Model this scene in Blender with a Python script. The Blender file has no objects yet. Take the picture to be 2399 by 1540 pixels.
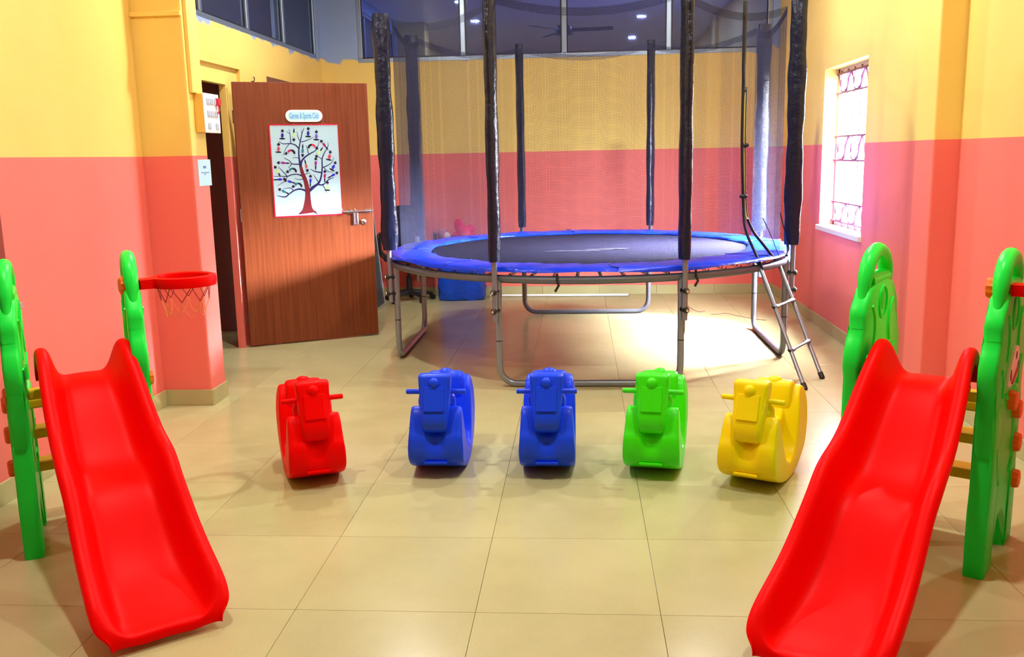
import bpy, bmesh, math, random
from mathutils import Vector, Matrix
random.seed(7)
PI = math.pi
SC = bpy.context.scene
COL = SC.collection

# ------------------------------------------------------------------ camera
CAM_H = 1.462
RIGHT = Vector((0.9972445846891056, 0.07124628495734112, -0.020668942595851218))
DOWN = Vector((-0.007219020691031922, -0.1840938866537685, -0.9828821529751021))
FWD = Vector((-0.07383172792584296, 0.9803231139662508, -0.18307230313457445))
cam = bpy.data.cameras.new('camera')
cam.sensor_fit = 'HORIZONTAL'; cam.sensor_width = 36.0; cam.lens = 32.555
cam.clip_start = 0.05; cam.clip_end = 200
cam_o = bpy.data.objects.new('camera', cam); COL.objects.link(cam_o)
m = Matrix.Identity(4)
for i in range(3):
    m[i][0] = RIGHT[i]; m[i][1] = -DOWN[i]; m[i][2] = -FWD[i]
m[2][3] = CAM_H
cam_o.matrix_world = m
SC.camera = cam_o

# ------------------------------------------------------------------ world, light, exposure
W = bpy.data.worlds.new('daylight'); SC.world = W; W.use_nodes = True
bg = W.node_tree.nodes['Background']
bg.inputs[1].default_value = 320.0
# overcast sky: three times brighter overhead than at the horizon, dim ground below
wn = W.node_tree.nodes; wl = W.node_tree.links
_tc = wn.new('ShaderNodeTexCoord'); _sp = wn.new('ShaderNodeSeparateXYZ'); wl.new(_tc.outputs['Generated'], _sp.inputs[0])
_cr = wn.new('ShaderNodeValToRGB'); _mr = wn.new('ShaderNodeMapRange'); _mr.inputs[1].default_value = -1; _mr.inputs[2].default_value = 1
wl.new(_sp.outputs['Z'], _mr.inputs[0]); wl.new(_mr.outputs[0], _cr.inputs[0]); wl.new(_cr.outputs[0], bg.inputs[0])
_e = _cr.color_ramp.elements
_e[0].position = 0.47; _e[0].color = (.085, .085, .080, 1); _e[1].position = 1.0; _e[1].color = (.84, .90, 1.0, 1)
_n = _e.new(0.51); _n.color = (.28, .30, .333, 1)
LAMP_POWER = 68.0
# hazy sun outside the barred window
_su = bpy.data.lights.new('hazy_sun_offscreen', 'SUN'); _su.energy = 1250.0; _su.angle = math.radians(50); _su.color = (.95, .94, 1.0)
_so = bpy.data.objects.new('hazy_sun_offscreen', _su); COL.objects.link(_so); _so.location = (8, 7.6, 7)
_so.rotation_euler = Vector((-1.0, -.05, -.68)).to_track_quat('-Z', 'Y').to_euler()
LAMP_ROWS = [(-1.50, 7.35), (0.91, 7.35), (-1.50, 5.60), (0.91, 5.55), (-1.50, 3.10), (0.91, 3.10)]
SC.view_settings.view_transform = 'Standard'; SC.view_settings.look = 'None'
SC.view_settings.gamma = 1.0; SC.view_settings.use_curve_mapping = False
SC.view_settings.exposure = -0.62
SC.cycles.use_denoising = True
SC.cycles.max_bounces = 8; SC.cycles.diffuse_bounces = 5; SC.cycles.glossy_bounces = 4
SC.cycles.transparent_max_bounces = 12
SC.cycles.sample_clamp_indirect = 6.0

# ------------------------------------------------------------------ materials
MATS = {}
def mat(name, color, rough=0.5, spec=0.5, metal=0.0, emit=None, estr=0.0, noise=None, bump=None, coat=0.0):
    if name in MATS: return MATS[name]
    M = bpy.data.materials.new(name); M.use_nodes = True
    nt = M.node_tree; b = nt.nodes['Principled BSDF']
    b.inputs['Base Color'].default_value = (*color, 1)
    b.inputs['Roughness'].default_value = rough
    b.inputs['Specular IOR Level'].default_value = spec
    b.inputs['Metallic'].default_value = metal
    b.inputs['Coat Weight'].default_value = coat
    if emit:
        b.inputs['Emission Color'].default_value = (*emit, 1); b.inputs['Emission Strength'].default_value = estr
    if noise:                                   # (scale, amount)
        tc = nt.nodes.new('ShaderNodeTexCoord'); n = nt.nodes.new('ShaderNodeTexNoise')
        n.inputs['Scale'].default_value = noise[0]; n.inputs['Detail'].default_value = 4
        nt.links.new(tc.outputs['Object'], n.inputs['Vector'])
        r = nt.nodes.new('ShaderNodeMapRange'); r.inputs[3].default_value = 1 - noise[1]; r.inputs[4].default_value = 1 + noise[1]
        nt.links.new(n.outputs['Fac'], r.inputs[0])
        mx = nt.nodes.new('ShaderNodeMix'); mx.data_type = 'RGBA'; mx.blend_type = 'MULTIPLY'; mx.inputs[0].default_value = 1
        mx.inputs[6].default_value = (*color, 1); nt.links.new(r.outputs[0], mx.inputs[7])
        nt.links.new(mx.outputs[2], b.inputs['Base Color'])
    if bump:                                    # (scale, strength, distance)
        tc = nt.nodes.new('ShaderNodeTexCoord'); n = nt.nodes.new('ShaderNodeTexNoise')
        n.inputs['Scale'].default_value = bump[0]; n.inputs['Detail'].default_value = 3
        nt.links.new(tc.outputs['Object'], n.inputs['Vector'])
        bp = nt.nodes.new('ShaderNodeBump'); bp.inputs['Strength'].default_value = bump[1]; bp.inputs['Distance'].default_value = bump[2]
        nt.links.new(n.outputs['Fac'], bp.inputs['Height']); nt.links.new(bp.outputs[0], b.inputs['Normal'])
    MATS[name] = M; return M

YELLOW = (0.88, 0.645, 0.175); CORAL = (0.88, 0.200, 0.165); BLUEGREY = (0.30, 0.42, 0.66)
def wall_mat(name, corner=False):
    M = bpy.data.materials.new(name); M.use_nodes = True; nt = M.node_tree; b = nt.nodes['Principled BSDF']
    b.inputs['Roughness'].default_value = 0.62; b.inputs['Specular IOR Level'].default_value = 0.25
    N = nt.nodes.new; Lk = nt.links.new
    g = N('ShaderNodeNewGeometry'); s = N('ShaderNodeSeparateXYZ'); Lk(g.outputs['Position'], s.inputs[0])
    n = N('ShaderNodeTexNoise'); n.inputs['Scale'].default_value = 2.2; n.inputs['Detail'].default_value = 6; Lk(g.outputs['Position'], n.inputs['Vector'])
    st = N('ShaderNodeMath'); st.operation = 'GREATER_THAN'; st.inputs[1].default_value = 1.503; Lk(s.outputs['Z'], st.inputs[0])
    mx = N('ShaderNodeMix'); mx.data_type = 'RGBA'; Lk(st.outputs[0], mx.inputs[0])
    mx.inputs[6].default_value = (*CORAL, 1); mx.inputs[7].default_value = (*YELLOW, 1)
    out = mx.outputs[2]
    if corner:
        n2 = N('ShaderNodeTexNoise'); n2.inputs['Scale'].default_value = 6.0; n2.inputs['Detail'].default_value = 1; Lk(g.outputs['Position'], n2.inputs['Vector'])
        a = N('ShaderNodeMath'); a.operation = 'MULTIPLY_ADD'; a.inputs[1].default_value = 0.20; a.inputs[2].default_value = 2.36; Lk(n2.outputs['Fac'], a.inputs[0])
        d = N('ShaderNodeMath'); d.operation = 'SUBTRACT'; Lk(s.outputs['Z'], d.inputs[0]); Lk(a.outputs[0], d.inputs[1])
        mr = N('ShaderNodeMapRange'); mr.inputs[1].default_value = 0.0; mr.inputs[2].default_value = 0.02; Lk(d.outputs[0], mr.inputs[0])
        m2 = N('ShaderNodeMix'); m2.data_type = 'RGBA'; Lk(mr.outputs[0], m2.inputs[0]); Lk(out, m2.inputs[6]); m2.inputs[7].default_value = (*BLUEGREY, 1)
        out = m2.outputs[2]
    r = N('ShaderNodeMapRange'); r.inputs[3].default_value = 0.93; r.inputs[4].default_value = 1.06; Lk(n.outputs['Fac'], r.inputs[0])
    mm = N('ShaderNodeMix'); mm.data_type = 'RGBA'; mm.blend_type = 'MULTIPLY'; mm.inputs[0].default_value = 1; Lk(out, mm.inputs[6]); Lk(r.outputs[0], mm.inputs[7])
    Lk(mm.outputs[2], b.inputs['Base Color'])
    nb = N('ShaderNodeTexNoise'); nb.inputs['Scale'].default_value = 55; Lk(g.outputs['Position'], nb.inputs['Vector'])
    bp = N('ShaderNodeBump'); bp.inputs['Strength'].default_value = 0.12; bp.inputs['Distance'].default_value = 0.004
    Lk(nb.outputs['Fac'], bp.inputs['Height']); Lk(bp.outputs[0], b.inputs['Normal'])
    return M
WALL = wall_mat('two_tone_wall_paint'); WALL_BACK = wall_mat('two_tone_wall_paint_corner', True)

def tile_mat():
    M = bpy.data.materials.new('vitrified_tile'); M.use_nodes = True; nt = M.node_tree; b = nt.nodes['Principled BSDF']
    N = nt.nodes.new; Lk = nt.links.new
    g = N('ShaderNodeNewGeometry'); oi = N('ShaderNodeObjectInfo')
    n = N('ShaderNodeTexNoise'); n.inputs['Scale'].default_value = 2.0; n.inputs['Detail'].default_value = 8; n.inputs['Roughness'].default_value = .6; Lk(g.outputs['Position'], n.inputs['Vector'])
    f = N('ShaderNodeTexNoise'); f.inputs['Scale'].default_value = 160; f.inputs['Detail'].default_value = 2; Lk(g.outputs['Position'], f.inputs['Vector'])
    ad = N('ShaderNodeMath'); ad.operation = 'MULTIPLY_ADD'; ad.inputs[1].default_value = .45; Lk(f.outputs['Fac'], ad.inputs[0]); Lk(n.outputs['Fac'], ad.inputs[2])
    a2 = N('ShaderNodeMath'); a2.operation = 'MULTIPLY_ADD'; a2.inputs[1].default_value = .25; Lk(oi.outputs['Random'], a2.inputs[0]); Lk(ad.outputs[0], a2.inputs[2])
    cr = N('ShaderNodeValToRGB'); cr.color_ramp.elements[0].position = .55; cr.color_ramp.elements[1].position = 1.1
    cr.color_ramp.elements[0].color = (.43, .40, .195, 1); cr.color_ramp.elements[1].color = (.52, .49, .255, 1)
    Lk(a2.outputs[0], cr.inputs[0]); Lk(cr.outputs[0], b.inputs['Base Color'])
    b.inputs['Roughness'].default_value = 0.22; b.inputs['Specular IOR Level'].default_value = 0.35
    return M
TILE = tile_mat()
GROUT = mat('dark_grout', (.25, .20, .11), .9)
def wood_mat():
    M = bpy.data.materials.new('door_veneer'); M.use_nodes = True; nt = M.node_tree; b = nt.nodes['Principled BSDF']
    N = nt.nodes.new; Lk = nt.links.new
    tc = N('ShaderNodeTexCoord'); mp = N('ShaderNodeMapping'); mp.inputs['Scale'].default_value = (55, 55, 1.6); Lk(tc.outputs['Object'], mp.inputs[0])
    n = N('ShaderNodeTexNoise'); n.inputs['Scale'].default_value = 1.0; n.inputs['Detail'].default_value = 5; Lk(mp.outputs[0], n.inputs['Vector'])
    cr = N('ShaderNodeValToRGB'); cr.color_ramp.elements[0].position = .3; cr.color_ramp.elements[1].position = .7
    cr.color_ramp.elements[0].color = (.155, .032, .009, 1); cr.color_ramp.elements[1].color = (.240, .058, .016, 1)
    Lk(n.outputs['Fac'], cr.inputs[0]); Lk(cr.outputs[0], b.inputs['Base Color'])
    b.inputs['Roughness'].default_value = .42; b.inputs['Specular IOR Level'].default_value = .3
    return M
WOOD = wood_mat()
STEEL = mat('galvanised_steel', (.28, .31, .38), .28, .6, .6, noise=(60, .12))
STEEL_DK = mat('grey_frame_tube', (.13, .15, .19), .4, .6, .3, noise=(40, .15))
ALU = mat('aluminium', (.34, .42, .55), .35, .5, .8)
BLACKVINYL = mat('black_vinyl', (.005, .008, .028), .26, .45, bump=(17, .40, .02))
BLUEVINYL = mat('blue_vinyl', (.002, .030, .62), .30, .25, bump=(16, .35, .02))
NETM = mat('black_net', (.022, .026, .060), .7, .2)
MATBLK = mat('jump_mat', (.006, .006, .020), .8, .06, bump=(500, .15, .002))
BLACKP = mat('black_plastic', (.012, .012, .014), .4, .4)
WHITEP = mat('white_plastic', (.80, .83, .86), .35, .4)
REDP = mat('red_plastic', (.90, .001, .001), .42, .06)
GREENP = mat('green_plastic', (.008, .93, .070), .36, .3)
LIMEP = mat('lime_plastic', (.045, .80, .004), .38, .3)
BLUEP = mat('blue_plastic', (.007, .060, 1.0), .36, .22)
YELLOWP = mat('yellow_plastic', (.92, .68, .002), .40, .20)
AMBERP = mat('amber_plastic', (.78, .42, .010), .42, .25)
ORANGEP = mat('orange_plastic', (.90, .17, .004), .38, .3)
PAPER = mat('white_paper', (.45, .66, .74), .6, .2)
SKIN = mat('print_skin', (.36, .34, .62), .6, .2)
NAVY = mat('print_navy', (.020, .012, .11), .6, .2)
BROWNINK = mat('print_brown', (.16, .012, .018), .6, .2)
HAIRINK = mat('print_black', (.010, .008, .020), .6, .2)
FOIL = mat('red_foil', (.72, .01, .05), .2, .6, .4, bump=(70, .8, .01))
GLASSDARK = None
def pane_mat(name, base, tint, fac):
    M = bpy.data.materials.new(name); M.use_nodes = True; nt = M.node_tree; N = nt.nodes.new; Lk = nt.links.new
    b = nt.nodes['Principled BSDF']; b.inputs['Base Color'].default_value = (*base, 1); b.inputs['Roughness'].default_value = .5
    gl = N('ShaderNodeBsdfGlossy'); gl.inputs['Color'].default_value = (*tint, 1); gl.inputs['Roughness'].default_value = .015
    mx = N('ShaderNodeMixShader'); mx.inputs[0].default_value = fac
    Lk(b.outputs[0], mx.inputs[1]); Lk(gl.outputs[0], mx.inputs[2]); Lk(mx.outputs[0], nt.nodes['Material Output'].inputs[0])
    return M
PANE = pane_mat('reflective_blue_film_glass', (.020, .028, .17), (.24, .36, 1.0), .55)
PANE_L = pane_mat('reflective_grey_film_glass', (.022, .028, .06), (.35, .42, .60), .30)

# ------------------------------------------------------------------ mesh helpers
class MB:
    def __init__(s): s.bm = bmesh.new()
    def box(s, c, d, rz=0.0, mi=0, M=None):
        mt = Matrix.Translation(c) @ Matrix.Rotation(rz, 4, 'Z') @ Matrix.Diagonal((d[0], d[1], d[2], 1))
        if M: mt = M @ mt
        r = bmesh.ops.create_cube(s.bm, size=1, matrix=mt)
        if mi:
            for v in r['verts']:
                for f in v.link_faces: f.material_index = mi
        return s
    def bb(s, a, b, mi=0):
        return s.box([(a[i] + b[i]) / 2 for i in range(3)], [abs(b[i] - a[i]) for i in range(3)], 0, mi)
    def tube(s, pts, r, seg=10, closed=False, caps=True, mi=0, flat=None):
        """r: number or list; flat=(ax,bx) -> elliptical with local scale"""
        pts = [Vector(p) for p in pts]; n = len(pts); rings = []
        R = r if isinstance(r, (list, tuple)) else [r] * n
        up = None
        for i, p in enumerate(pts):
            if closed: t = pts[(i + 1) % n] - pts[i - 1]
            elif i == 0: t = pts[1] - pts[0]
            elif i == n - 1: t = pts[-1] - pts[-2]
            else: t = (pts[i + 1] - p).normalized() + (p - pts[i - 1]).normalized()
            t.normalize()
            if up is None:
                up = Vector((0, 0, 1)) if abs(t.z) < .9 else Vector((1, 0, 0))
                up = (up - t * up.dot(t)).normalized()
            else:
                up = (up - t * up.dot(t)); up = up.normalized() if up.length > 1e-6 else t.orthogonal().normalized()
            sd = t.cross(up)
            fa, fb = flat if flat else (1, 1)
            rings.append([s.bm.verts.new(p + (up * math.cos(a) * fa + sd * math.sin(a) * fb) * R[i]) for a in [2 * PI * k / seg for k in range(seg)]])
        fs = []
        for i in range(n if closed else n - 1):
            A, B = rings[i], rings[(i + 1) % n]
            for k in range(seg): fs.append(s.bm.faces.new((A[k], A[(k + 1) % seg], B[(k + 1) % seg], B[k])))
        if caps and not closed:
            fs.append(s.bm.faces.new(rings[0][::-1])); fs.append(s.bm.faces.new(rings[-1]))
        for f in fs: f.material_index = mi
        return s
    def lathe(s, prof, seg=20, M=None, mi=0):
        M = M or Matrix.Identity(4); rings = []
        for r, z in prof:
            rings.append([s.bm.verts.new(M @ Vector((r * math.cos(2 * PI * k / seg), r * math.sin(2 * PI * k / seg), z))) for k in range(seg)])
        for A, B in zip(rings, rings[1:]):
            for k in range(seg):
                s.bm.faces.new((A[k], A[(k + 1) % seg], B[(k + 1) % seg], B[k])).material_index = mi
        s.bm.faces.new(rings[0][::-1]).material_index = mi; s.bm.faces.new(rings[-1]).material_index = mi
        return s
    def ball(s, c, r, u=14, v=9, mi=0):
        r = r if isinstance(r, (list, tuple)) else (r, r, r)
        q = bmesh.ops.create_uvsphere(s.bm, u_segments=u, v_segments=v, radius=1, matrix=Matrix.Translation(c) @ Matrix.Diagonal((*r, 1)))
        if mi:
            for w in q['verts']:
                for f in w.link_faces: f.material_index = mi
        return s
    def loft(s, loops, cap=True):
        L = [[s.bm.verts.new(p) for p in lp] for lp in loops]; n = len(L[0])
        for A, B in zip(L, L[1:]):
            for k in range(n): s.bm.faces.new((A[k], A[(k + 1) % n], B[(k + 1) % n], B[k]))
        if cap:
            for lp, rev in ((L[0], True), (L[-1], False)):
                f = s.bm.faces.new(lp[::-1] if rev else lp)
                bmesh.ops.triangulate(s.bm, faces=[f])
        return s
    def rprism(s, prof, hw, r, place, mids=(0.0,), fn=None):
        """closed outline prof [(a,b)], extruded over lateral +-hw with rounded rims; place(a,b,t)->point"""
        st = [(-hw, r), (-hw + r * .3, r * .3), (-hw + r, 0)] + [(t, 0) for t in mids] + [(hw - r, 0), (hw - r * .3, r * .3), (hw, r)]
        loops = []
        for t, d in st:
            o = inset(prof, d); loops.append([place(*(fn(a, b, t) if fn else (a, b, t))) for a, b in o])
        return s.loft(loops)
    def build(s, name, material, parent=None, smooth=True, bevel=0, subsurf=0, solid=0, angle=40):
        bmesh.ops.recalc_face_normals(s.bm, faces=s.bm.faces)
        me = bpy.data.meshes.new(name); s.bm.to_mesh(me); s.bm.free()
        for mm in (material if isinstance(material, (list, tuple)) else [material]): me.materials.append(mm)
        o = bpy.data.objects.new(name, me); COL.objects.link(o)
        if parent: o.parent = parent
        if smooth:
            me.shade_smooth()
            if hasattr(me, 'set_sharp_from_angle'): me.set_sharp_from_angle(angle=math.radians(angle))
        if solid:
            md = o.modifiers.new('solid', 'SOLIDIFY'); md.thickness = solid; md.offset = -1
        if bevel:
            md = o.modifiers.new('bevel', 'BEVEL'); md.width = bevel; md.segments = 2; md.limit_method = 'ANGLE'
        if subsurf:
            md = o.modifiers.new('sub', 'SUBSURF'); md.levels = subsurf; md.render_levels = subsurf
        return o

def inset(prof, d):
    if not d: return list(prof)
    n = len(prof); ar = sum(prof[i][0] * prof[(i + 1) % n][1] - prof[(i + 1) % n][0] * prof[i][1] for i in range(n))
    sg = 1 if ar > 0 else -1; out = []
    for i in range(n):
        a, b, c = prof[i - 1], prof[i], prof[(i + 1) % n]
        e1 = Vector((b[0] - a[0], b[1] - a[1])); e2 = Vector((c[0] - b[0], c[1] - b[1]))
        e1.normalize(); e2.normalize()
        nn = Vector((-(e1.y + e2.y), e1.x + e2.x)) * sg
        if nn.length > 1e-6: nn.normalize()
        out.append((b[0] + nn.x * d, b[1] + nn.y * d))
    return out
def smoothpoly(pts, k=4):
    """closed Catmull-Rom"""
    n = len(pts); out = []
    for i in range(n):
        p0, p1, p2, p3 = [Vector(pts[(i + j) % n]) for j in (-1, 0, 1, 2)]
        for q in range(k):
            t = q / k
            v = .5 * ((2 * p1) + (p2 - p0) * t + (2 * p0 - 5 * p1 + 4 * p2 - p3) * t * t + (3 * p1 - p0 - 3 * p2 + p3) * t ** 3)
            out.append(tuple(v))
    return out
def smoothline(pts, k=6):
    pts = [Vector(p) for p in pts]; out = []
    for i in range(len(pts) - 1):
        p0 = pts[max(0, i - 1)]; p1 = pts[i]; p2 = pts[i + 1]; p3 = pts[min(len(pts) - 1, i + 2)]
        for q in range(k):
            t = q / k
            out.append(.5 * ((2 * p1) + (p2 - p0) * t + (2 * p0 - 5 * p1 + 4 * p2 - p3) * t * t + (3 * p1 - p0 - 3 * p2 + p3) * t ** 3))
    out.append(pts[-1]); return out
def tag(o, label=None, cat=None, group=None, kind=None):
    if label: o['label'] = label
    if cat: o['category'] = cat
    if group: o['group'] = group
    if kind: o['kind'] = kind
    return o
def empty(name, loc=(0, 0, 0), rz=0.0):
    o = bpy.data.objects.new(name, None); COL.objects.link(o); o.location = loc; o.rotation_euler = (0, 0, rz); o.empty_display_size = .1
    return o
def copy(o, parent=None, loc=None, rz=None):
    c = o.copy(); COL.objects.link(c)
    if parent is not None: c.parent = parent
    if loc is not None: c.location = loc
    if rz is not None: c.rotation_euler = (0, 0, rz)
    return c

# ------------------------------------------------------------------ room shell
XL, XLC, XLN = -2.66, -2.25, -2.545     # left: far wall, column inner face, near wall
XR, XRC, XRN = 2.00, 1.945, 2.085       # right: far wall, column inner face, near wall
YB, YF = 9.77, -2.6
YC0, YC1 = 5.35, 5.58
H = 3.42; T = 0.2
def struct(name, mb, material, label, cat, **k):
    return tag(mb.build(name, material, smooth=False, **k), label, cat, kind='structure')

# floor: slab + separate tiles
fl = struct('floor', MB().bb((XL - 1.2, YF, -.12), (XRN, YB, -.012)), GROUT, 'beige vitrified tile floor across the whole playroom', 'floor')
TS = .6; GX, GY = -.949, 2.784; gap = .0015
cache = {}
for i in range(-6, 8):
    for j in range(-10, 14):
        x0, x1 = GX + i * TS, GX + (i + 1) * TS; y0, y1 = GY + j * TS, GY + (j + 1) * TS
        x0, x1 = max(x0, XL - 1.1), min(x1, XRN); y0, y1 = max(y0, YF), min(y1, YB)
        if x1 - x0 < .02 or y1 - y0 < .02: continue
        w, d = round(x1 - x0 - gap, 4), round(y1 - y0 - gap, 4)
        if (w, d) not in cache:
            mb = MB().box((0, 0, -.006), (w, d, .012))
            o = mb.build('tile', TILE, fl, smooth=False, bevel=.0007); cache[(w, d)] = o
        else:
            o = copy(cache[(w, d)], fl)
        o.location = ((x0 + x1) / 2, (y0 + y1) / 2, 0)

CEIL = mat('ceiling_panel', (.80, .80, .80), .35, .5)
struct('ceiling', MB().bb((XL - T, YF - T, H), (XR + .5, YB + T, H + .12)), CEIL, 'white ceiling with recessed round lights', 'ceiling')

# back wall with wide clerestory opening
WB = dict(x0=-2.27, x1=1.93, z0=2.44, z1=3.26)
b = MB()
b.bb((XL - T, YB, 0), (XR + T, YB + T, WB['z0'])).bb((XL - T, YB, WB['z1']), (XR + T, YB + T, H))
b.bb((XL - T, YB, WB['z0']), (WB['x0'], YB + T, WB['z1'])).bb((WB['x1'], YB, WB['z0']), (XR + T, YB + T, WB['z1']))
struct('wall_back', b, WALL_BACK, 'yellow over coral back wall below the high windows', 'wall')
# left far wall: doorway, second closed door behind, clerestory
DO = dict(y0=6.00, y1=7.10, z1=2.07); NI = dict(y0=5.86, y1=7.36, z1=2.175, d=.03); WLw = dict(y0=5.80, y1=9.66, z0=2.475, z1=3.26)
b = MB()
TL = .065; xo = XL - TL
b.bb((xo, YC1, 0), (XL, NI['y0'], WLw['z0'])).bb((xo, NI['y0'], 0), (XL - NI['d'], DO['y0'], NI['z1']))
b.bb((xo, DO['y0'], DO['z1']), (XL - NI['d'], DO['y1'], NI['z1'])).bb((xo, DO['y1'], 0), (XL - NI['d'], NI['y1'], NI['z1']))
b.bb((xo, NI['y0'], NI['z1']), (XL, NI['y1'], WLw['z0'])).bb((xo, NI['y1'], 0), (XL, YB, WLw['z0']))
b.bb((xo, YC1, WLw['z1']), (XL, YB, H)).bb((xo, YC1, WLw['z0']), (XL, WLw['y0'], WLw['z1'])).bb((xo, WLw['y1'], WLw['z0']), (XL, YB, WLw['z1']))
struct('wall_left', b, WALL_BACK, 'yellow over coral side wall with the open doorway', 'wall')
# left column and near wall (window opening toward the camera)
b = MB().bb((XLN - T - .2, YC0, 0), (XLC, YC1, H))
struct('wall_left_column', b, WALL, 'yellow over coral column with the switch box on its side', 'column', bevel=.012)
WN = dict(y0=2.35, y1=3.93, z0=.86, z1=1.95)
b = MB(); xo = XLN - T
b.bb((xo, YF, 0), (XLN, WN['y0'], H)).bb((xo, WN['y1'], 0), (XLN, YC0, H)).bb((xo, WN['y0'], 0), (XLN, WN['y1'], WN['z0'])).bb((xo, WN['y0'], WN['z1']), (XLN, WN['y1'], H))
struct('wall_left_near', b, WALL, 'yellow over coral wall behind the slide that has the visible hoop', 'wall')
# right far wall with grilled window
WR = dict(y0=6.79, y1=7.95, z0=.84, z1=2.10)
b = MB(); xo = XR + T
b.bb((XR, YC1, 0), (xo, WR['y0'], H)).bb((XR, WR['y1'], 0), (xo, YB, H)).bb((XR, WR['y0'], 0), (xo, WR['y1'], WR['z0'])).bb((XR, WR['y0'], WR['z1']), (xo, WR['y1'], H))
struct('wall_right', b, WALL, 'yellow over coral wall with the barred window', 'wall')
struct('wall_right_column', MB().bb((XRC, YC0, 0), (XRN + T, YC1 + .06, H)), WALL, 'yellow over coral pilaster near the barred window', 'column', bevel=.01)
struct('wall_right_near', MB().bb((XRN, YF, 0), (XRN + T, YC0, H)), WALL, 'yellow over coral plain wall behind the slide with the white face', 'wall')
struct('wall_front', MB().bb((XLN - T, YF - T, 0), (XRN + T, YF, H)), WALL, 'yellow over coral wall behind the viewer', 'wall')
# corridor beyond the doorway
CORR = mat('corridor_brown_paint', (.10, .032, .028), .7, .2)
b = MB().bb((XL - 1.2, 5.1, 0), (XL - 1.1, 7.9, 2.6)).bb((XL - 1.1, 7.8, 0), (XL - TL, 7.9, 2.6)).bb((XL - 1.1, 5.1, 0), (XL - .32, 5.2, 2.6)).bb((XL - 1.2, 5.1, 2.5), (XL - TL, 7.9, 2.6))
struct('wall_corridor', b, CORR, 'dark brown passage wall seen through the open doorway', 'wall')

# baseboards made of tile pieces
def baseboard(name, x0, y0, x1, y1, nx, ny, label, h=.098, th=.013, step=.6):
    """run along the wall from (x0,y0) to (x1,y1); (nx,ny) points into the room"""
    root = empty(name); tag(root, label, 'baseboard', kind='structure')
    L = math.hypot(x1 - x0, y1 - y0); ux, uy = (x1 - x0) / L, (y1 - y0) / L; ang = math.atan2(uy, ux); a = 0.0; first = None
    while a < L - .005:
        l = min(step, L - a); c = a + l / 2
        if l == step and first: o = copy(first, root)
        else:
            o = MB().box((0, 0, h / 2), (l - .003, th, h)).build('skirting_tile', TILE, root, smooth=False, bevel=.002)
            if l == step: first = o
        o.location = (x0 + ux * c + nx * th / 2, y0 + uy * c + ny * th / 2, 0); o.rotation_euler = (0, 0, ang); a += step
    return root
baseboard('baseboard_back', XR, YB, XL, YB, 0, -1, 'beige tile skirting along the back wall')
baseboard('baseboard_right', XR, YB - .013, XR, YC1 + .06, -1, 0, 'beige tile skirting below the barred window')
baseboard('baseboard_right_pilaster', XRC, YC1 + .06, XRC, YC0, -1, 0, 'beige tile skirting on the inner side of the pilaster')
baseboard('baseboard_right_pilaster_front', XRC - .013, YC0, XRN, YC0, 0, -1, 'beige tile skirting across the pilaster end')
baseboard('baseboard_right_near', XRN, YC0 - .013, XRN, YF, -1, 0, 'beige tile skirting along the wall by the slide with the white face')
baseboard('baseboard_left', XL, YB - .013, XL, NI['y1'], 1, 0, 'beige tile skirting behind the open door')
baseboard('baseboard_left_column', XLC, YC1, XLC, YC0, 1, 0, 'beige tile skirting on the doorway side of the column', step=.4)
baseboard('baseboard_left_column_front', XLC + .013, YC0, XLN, YC0, 0, -1, 'beige tile skirting across the front of the column')
baseboard('baseboard_left_near', XLN, YC0 - .013, XLN, YF, 1, 0, 'beige tile skirting along the wall by the slide with the visible hoop')

# ------------------------------------------------------------------ high windows
def framed(root, axis, pos, a0, a1, z0, z1, mull, pane, depth=.05, fw=.045, mw=.05, inward=-1):
    """axis 'x': window lies in plane y=pos spanning x; axis 'y': plane x=pos spanning y"""
    def bx(a, b, za, zb, d0, d1):
        return ((a, pos + d0, za), (b, pos + d1, zb)) if axis == 'x' else ((pos + d0, a, za), (pos + d1, b, zb))
    f = MB()
    for q in ((a0, a1, z0, z0 + fw), (a0, a1, z1 - fw, z1), (a0, a0 + fw, z0 + fw, z1 - fw), (a1 - fw, a1, z0 + fw, z1 - fw)):
        f.bb(*bx(q[0], q[1], q[2], q[3], -depth / 2, depth / 2))
    f.build('frame', ALU, root, smooth=False, bevel=.004)
    ed = [a0 + fw] + list(mull) + [a1 - fw]
    for mm in mull:
        MB().bb(*bx(mm - mw / 2, mm + mw / 2, z0 + fw, z1 - fw, -depth * .6, depth * .6)).build('mullion', ALU, root, smooth=False, bevel=.006)
    for a, b_ in zip(ed, ed[1:]):
        lo = a + (mw / 2 if a in mull else 0); hi = b_ - (mw / 2 if b_ in mull else 0)
        MB().bb(*bx(lo, hi, z0 + fw, z1 - fw, -.004, .004)).build('pane', pane, root, smooth=False)
        rub = MB()
        for q in ((lo, hi, z0 + fw, z0 + fw + .012), (lo, lo + .012, z0 + fw, z1 - fw), (hi - .012, hi, z0 + fw, z1 - fw)):
            rub.bb(*bx(q[0], q[1], q[2], q[3], inward * .012, inward * .004))
        rub.build('gasket', BLACKP, root, smooth=False)
w = tag(empty('window_1'), 'wide high window of four dark blue panes across the back wall', 'window', kind='structure')
framed(w, 'x', YB + .04, WB['x0'], WB['x1'], WB['z0'], WB['z1'], (-1.18, -.145, .907), PANE, inward=-1)
w = tag(empty('window_2'), 'high window of dark panes above the doorway wall', 'window', kind='structure')
framed(w, 'y', XL - .04, WLw['y0'], WLw['y1'], WLw['z0'], WLw['z1'], (6.70, 7.67, 8.62), PANE_L, inward=1)
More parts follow.
